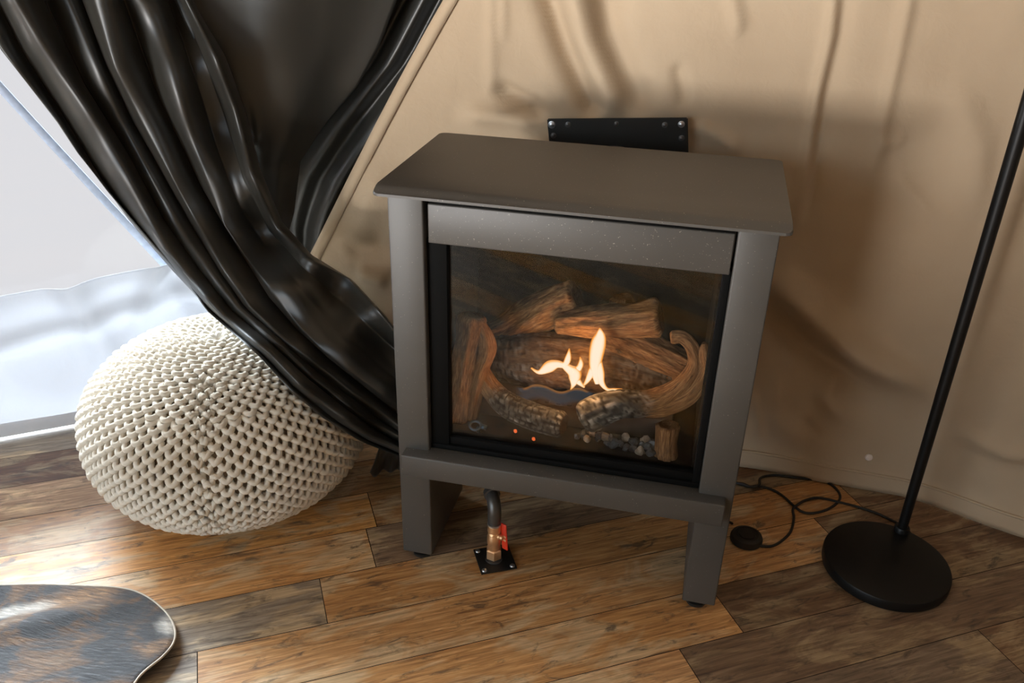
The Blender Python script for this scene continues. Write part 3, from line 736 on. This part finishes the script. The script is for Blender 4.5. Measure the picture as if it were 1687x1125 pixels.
# ------------------------------------------------------------------ knitted pouf
PO = Vector((-.748, .134, 0)); PR, PH = .297, .185
po = thing('knitted_pouf', 'round cream chunky knitted pouf on the wood floor beside the curtain', 'pouf', PO)
def sup(v, e=.85): return math.copysign(abs(math.cos(v)) ** e, math.cos(v)), math.copysign(abs(math.sin(v)) ** e, math.sin(v))
def prof_pt(v, k=1.): c, s = sup(v); return (PR * c * k, PH + PH * s * k)
bm = bmesh.new(); add_lathe(bm, [prof_pt(-math.pi / 2 + math.pi * k / 40, .955) for k in range(41)], PO, seg=64); obj('cushion', bm, LINING, po)
# meridian resampled by length
fine_ = [prof_pt(math.pi / 2 - math.pi * k / 2000, .97) for k in range(2001)]
Ls = [0.]
for a, b in zip(fine_, fine_[1:]): Ls.append(Ls[-1] + math.hypot(a[0] - b[0], a[1] - b[1]))
def mer(s):
    lo_, hi_ = 0, 2000
    while hi_ - lo_ > 1:
        m_ = (lo_ + hi_) // 2
        if Ls[m_] < s: lo_ = m_
        else: hi_ = m_
    a, b = fine_[lo_], fine_[hi_]; k = (s - Ls[lo_]) / max(1e-9, Ls[hi_] - Ls[lo_]); tx, tz = b[0] - a[0], b[1] - a[1]; L_ = math.hypot(tx, tz) or 1
    return lerp(a[0], b[0], k), lerp(a[1], b[1], k), (tx / L_, tz / L_)
bm = bmesh.new(); NR = 60; Lm_ = Ls[-1]; pitch = Lm_ / NR; rng = random.Random(11)
for i in range(1, NR):
    s = pitch * i; r, z, tn = mer(s)
    if r < .010: continue
    nst = 56 if r > .225 else (46 if r > .16 else (30 if r > .095 else (18 if r > .04 else 8)))
    seg_per = 10; N = nst * seg_per; P = []; ph = math.pi * (i % 2); jit = [rng.uniform(-1, 1) for _ in range(nst)]; drift = rng.uniform(-.25, .25)
    for k in range(N):
        a = 2 * math.pi * k / N; j = jit[k // seg_per]
        wv = math.cos(nst * a + ph + drift)
        sq = math.copysign(abs(wv) ** .55, wv)
        seam = math.exp(-(((a - R(291)) * r) / .022) ** 2) if r > .12 else 0
        ds = pitch * (.54 * sq + .07 * j) + seam * pitch * .42 * math.sin(a * 190 + i * 2.4)
        # ropes of the raised loops lie outside, joining stretches sink
        out = .0042 * sq * (1 if i % 1 == 0 else -1) + .0012 * j - seam * .006 * (1 - abs(wv))
        rr, zz, tt = mer(min(max(s + ds, .001), Lm_ - .001))
        nx, nz = -tt[1], tt[0]
        if nx < 0 and rr > .05: nx, nz = -nx, -nz
        if z > PH and nz < 0: nx, nz = -nx, -nz
        if z < PH and nz > 0 and abs(nz) > .7: nx, nz = -nx, -nz
        R_ = rr + nx * (out + .003); Z_ = zz + nz * (out + .003)
        P.append(PO + Vector((R_ * math.cos(a), R_ * math.sin(a), max(Z_, .0075))))
    add_tube(bm, P, .0060, 7, closed=True)
obj('knitted_cover', bm, KNIT, po)

# ------------------------------------------------------------------ cowhide rug
vis = [(-60, 962), (0, 967), (60, 966), (130, 968), (200, 972), (240, 985), (272, 1012), (289, 1042), (290, 1072), (272, 1098), (238, 1124), (200, 1160)]
out = [tuple(fl(*p)[:2]) for p in vis]
out += [(-.70, -.56), (-.82, -.70), (-.80, -.95), (-.95, -1.10), (-1.25, -1.05), (-1.5, -1.15), (-1.75, -1.0), (-1.7, -.75), (-1.55, -.60), (-1.6, -.42), (-1.42, -.33), (-1.22, -.33)]
ot = spline(out + [out[0]], 220)[:-1]; ct = (-1.12, -.60)
def rugz(x, y, f):
    e = (1 - f)
    h = .006 + .010 * max(0, noise.noise((x * 4.5, y * 4.5, 8.8))) * smooth(e * 5)
    rid = hit(60, 1012, (0, 0, 0), (0, 0, 1)); dd = (Vector((x, y, 0)) - rid); u = dd.dot(PV)
    h += .014 * math.exp(-((u + .035) / .03) ** 2) * smooth((-.72 - x) / .15) * smooth(e * 8)
    cor = fl(270, 1095); dq = math.hypot(x - cor.x, y - cor.y); h += .020 * math.exp(-(dq / .10) ** 2) * smooth((f - .5) / .5)
    return h
bm = bmesh.new(); rows = []; nf = 40
for j in range(nf + 1):
    f = (j / nf) ** .8; rows.append([Vector((lerp(ct[0], x, f), lerp(ct[1], y, f), rugz(lerp(ct[0], x, f), lerp(ct[1], y, f), f))) for x, y in ot + [ot[0]]])
add_grid(bm, rows); bmesh.ops.remove_doubles(bm, verts=bm.verts[:], dist=1e-5)
wp_ = bm.verts.layers.float.new('white_patch'); tp_ = bm.verts.layers.float.new('tan_patch')
def spot(v, px, py, ru, rv):
    d = v.co - fl(px, py); q = math.hypot(d.dot(PU) / ru, d.dot(PV) / rv) + .5 * noise.noise(v.co * 28); return smooth(1.35 - q)
for v in bm.verts:
    v[wp_] = max(spot(v, 283, 1040, .018, .030), .7 * spot(v, 30, 1010, .06, .018)); v[tp_] = max(spot(v, 140, 985, .075, .030), .8 * spot(v, 262, 1082, .03, .02))
rg = obj('cowhide_rug', bm, HIDE); tag(rg, 'dark brindled cowhide rug with pale cut edge in the near left corner', 'rug')
if rg.data.polygons[0].normal.z < 0:
    for p in rg.data.polygons: p.flip()
solid(rg, .003, -1)
bm = bmesh.new(); add_tube(bm, [Vector((x, y, rugz(x, y, 1) - .0012)) for x, y in ot], .0021, 8, closed=True); e_ = obj('rug_edge', bm, HIDEEDGE, rg); e_['label'] = 'pale cream cut edge'

# ------------------------------------------------------------------ curtain
cu = thing('tied_back_curtain', 'dark charcoal satin curtain swept from the window down behind the stove', 'curtain', (-.45, .2, 0))
CTRL = [(-40, 0, .15), (0, 79, .17), (150, 0, .24), (307, 0, .33), (100, 200, .20), (250, 200, .26), (384, 200, .33), (179, 316, .20), (300, 459, .17), (341, 512, .10), (427, 587, .02), (482, 647, 0.0), (560, 690, .03), (650, 745, .10), (668, 752, .115), (650, 550, .20), (668, 560, .20), (572, 457, .27), (452, 375, .32), (480, 500, .14), (560, 600, .10), (620, 650, .115), (350, 330, .27), (668, 660, .16)]
def cy(px, py):
    sw = sv = 0
    for a, b, y in CTRL:
        w_ = 1 / ((px - a) ** 2 + (py - b) ** 2 + 400) ** 1.5; sw += w_; sv += w_ * y
    return sv / sw
def pouf_t(px, py, grow=.034):
    """ray parameter where a slightly swollen pouf is met, or None"""
    d = ray(px, py); o_ = CAM - Vector((PO.x, PO.y, PH)); sx, sz = 1 / (PR + grow), 1 / (PH + grow)
    a = (d.x * sx) ** 2 + (d.y * sx) ** 2 + (d.z * sz) ** 2; b = 2 * (o_.x * d.x * sx * sx + o_.y * d.y * sx * sx + o_.z * d.z * sz * sz); c = (o_.x * sx) ** 2 + (o_.y * sx) ** 2 + (o_.z * sz) ** 2 - 1
    q = b * b - 4 * a * c
    return (-b - math.sqrt(q)) / (2 * a) if q > 0 else None
COLS = [
    (0.35, [(-40, 0), (0, 79), (94, 200), (128, 252), (179, 316), (256, 405), (307, 459), (341, 512), (427, 587), (482, 647), (533, 689), (597, 728), (652, 750), (668, 756)]),
    (1.0, [(-5, 0), (40, 90), (110, 200), (160, 285), (215, 365), (286, 447), (343, 507), (433, 583), (489, 642), (540, 684), (602, 723), (655, 745), (668, 751)]),
    (0.0, [(26, 0), (102, 124), (171, 222), (222, 316), (273, 410), (322, 470), (363, 518), (445, 582), (500, 636), (550, 677), (609, 717), (657, 738), (668, 744)]),
    (1.0, [(75, 0), (141, 141), (213, 256), (270, 362), (335, 452), (383, 512), (455, 574), (510, 626), (562, 668), (617, 708), (658, 730), (668, 735)]),
    (0.35, [(111, 0), (150, 90), (196, 190), (238, 268), (294, 370), (352, 452), (395, 508), (460, 566), (517, 619), (570, 661), (624, 700), (661, 721), (668, 727)]),
    (0.8, [(135, 0), (172, 100), (217, 196), (255, 262), (312, 365), (362, 446), (404, 506), (464, 562), (524, 614), (578, 655), (631, 694), (662, 714), (668, 719)]),
    (0.0, [(158, 0), (192, 111), (239, 205), (299, 316), (371, 440), (414, 505), (470, 557), (530, 606), (586, 648), (638, 686), (664, 706), (668, 709)]),
    (1.0, [(205, 0), (264, 165), (333, 310), (400, 420), (444, 490), (486, 538), (540, 588), (595, 632), (644, 672), (668, 692)]),
    (0.0, [(252, 0), (290, 141), (328, 252), (371, 371), (405, 422), (444, 470), (497, 540), (545, 588), (604, 630), (636, 653), (668, 673)]),
    (0.75, [(278, 0), (322, 130), (356, 240), (395, 340), (436, 405), (492, 470), (550, 540), (608, 590), (645, 620), (668, 636)]),
    (0.7, [(295, 0), (340, 105), (373, 195), (402, 295), (444, 378), (497, 438), (560, 495), (618, 545), (648, 572), (668, 590)]),
    (0.05, [(307, 0), (354, 94), (386, 179), (412, 282), (454, 375), (504, 424), (573, 459), (629, 518), (650, 543), (668, 560)]),
    (1.3, [(322, 0), (370, 92), (402, 177), (428, 280), (464, 366), (512, 420), (580, 462), (634, 520), (652, 545), (668, 562)]),
]
NT = 90; SUB = 12
colpts = [(lift, [poly(pts, j / NT) for j in range(NT + 1)]) for lift, pts in COLS]
grid = []
for j in range(NT + 1):
    t = j / NT; row = []
    for c in range(len(COLS) - 1):
        for s_ in range(SUB):
            k = s_ / SUB; la, lb = colpts[c][0], colpts[c + 1][0]
            lift = la + (lb - la) * k ** 1.9 if la < lb else lb + (la - lb) * (1 - k) ** 1.9
            p, q = colpts[c][1][j], colpts[c + 1][1][j]
            px, py = lerp(p[0], q[0], k), lerp(p[1], q[1], k)
            row.append([px, py, lift])
    p = colpts[-1][1][j]; row.append([p[0], p[1], colpts[-1][0]])
    grid.append(row)
def tpar(px, py, y): return (y - CAM.y) / ray(px, py).y
T = []
for j, row in enumerate(grid):
    t = j / NT; deep = lerp(.070, .034, smooth(t * 1.3)); tr_ = []
    for i, (px, py, lift) in enumerate(row):
        wob = .006 * noise.noise((px * .010, py * .010, 4.4)) + .0035 * noise.noise((i * .22, t * 14, 7.7)) * smooth((t - .2) * 3)
        tv = tpar(px, py, cy(px, py)) + lift * deep + wob
        tr_.append(tv)
    T.append(tr_)
B = [[pouf_t(p[0], p[1]) for p in row] for row in grid]
for it in range(14):      # keep the cloth in front of the pouf, easing the cloth around it
    for j in range(NT + 1):
        for i in range(len(T[0])):
            if B[j][i] is not None: T[j][i] = min(T[j][i], B[j][i])
    if it < 13:
        Tn = [r[:] for r in T]
        for j in range(1, NT):
            for i in range(len(T[0])):
                a = T[j - 1][i]; b = T[j + 1][i]; m = min(T[j][i], (a + b) / 2); Tn[j][i] = m * .5 + T[j][i] * .5
        T = Tn
rows = [[CAM + ray(p[0], p[1]) * T[j][i] for i, p in enumerate(row)] for j, row in enumerate(grid)]
up = []
for k in range(10, 0, -1):
    rr = []
    for i in range(len(rows[0])):
        d = (rows[0][i] - rows[4][i]).normalized(); q = rows[0][i]; zt = lerp(q.z, 1.98, k / 10)
        rr.append(q + d * ((zt - q.z) / d.z) * .8 + Vector((0, 0, (zt - q.z) * .2)))
    up.append(rr)
end = rows[-1]; zc = sum(q.z for q in end) / len(end)      # the gathered end runs on behind the stove
for k in range(1, 9):
    f = k / 8
    rows.append([Vector((lerp(q.x, min(q.x, -.335), min(1, f * 3)) + .14 * smooth((f - .55) / .45), lerp(q.y, .40 + .25 * (q.y - .16), f), lerp(q.z, zc + (q.z - zc) * .8, f) - .03 * f)) for q in end])
bm = bmesh.new(); add_grid(bm, up + rows); solid(obj('gathered_folds', bm, SATIN, cu), .003)
# flat hanging panel between the gathers and the canvas edge
def panel(name, lcol, rcol, yl, yr, bulge, extra, n=60):
    rows = []
    for j in range(81):
        t = j / 80; a = poly(lcol, t); b = poly(rcol, t); row = []
        for i in range(n + 1):
            k = i / n; px, py = lerp(a[0], b[0], k), lerp(a[1], b[1], k); y = lerp(yl(t), yr(t), k) - bulge * math.sin(math.pi * k) * (1 - .5 * t) + extra(k, t)
            row.append(at(px, py, y))
        rows.append(row)
    up = []
    for k in range(8, 0, -1):
        up.append([q + (q - rows[6][i]).normalized() * ((lerp(q.z, 1.98, k / 8) - q.z) / (q - rows[6][i]).normalized().z) for i, q in enumerate(rows[0])])
    bm = bmesh.new(); add_grid(bm, up + rows); return solid(obj(name, bm, SATIN, cu), .003)
pl_ = [(285, -6), (330, 92), (362, 179), (386, 282), (425, 375), (455, 410)]
pr_ = [(656, -6), (625, 75), (589, 141), (535, 205), (495, 265), (484, 350), (470, 400)]
panel('flat_panel', pl_, pr_, lambda t: .365, lambda t: lerp(.535, .47, t), .012,
      lambda k, t: .012 * noise.noise((k * 3, t * 3.2, 6.1)) + .010 * math.exp(-((k - .25 - .3 * (t - .5)) / .06) ** 2) * smooth((t - .35) * 4) - .008 * math.exp(-((t - .52 - .2 * k) / .03) ** 2) * smooth((.5 - k) * 4))
rl = [(600, -6), (550, 110), (470, 205), (420, 290), (420, 375), (450, 440)]
rr_ = [(790, -6), (745, 80), (690, 165), (640, 245), (580, 345), (540, 440)]
panel('shaded_rear_panel', rl, rr_, lambda t: .60, lambda t: .575, 0.0, lambda k, t: .018 * math.sin(k * 21 + t * 2.5) * (1 - .4 * t) + .006 * noise.noise((k * 5, t * 4, 1.1)))
# crumpled tail of the hem on the floor
bm = bmesh.new(); rows = []
for j in range(17):
    v = j / 16; row = []
    for i in range(41):
        u = i / 40; a = at(lerp(628, 676, u), lerp(728, 752, u), .17); b = fl(lerp(610, 674, u), 777 + 4 * math.sin(u * 9), .004)
        q = a.lerp(b, v); f_ = math.sin(u * 15 + .6 * math.sin(v * 3)); q += Vector((.3, -.8, 0)) * (.014 * f_ * smooth(v * 1.5)); q.z = max(q.z, .0035 + .004 * (1 - v)); row.append(q)
    rows.append(row)
add_grid(bm, rows); solid(obj('hem_tail', bm, SATIN, cu), .002)
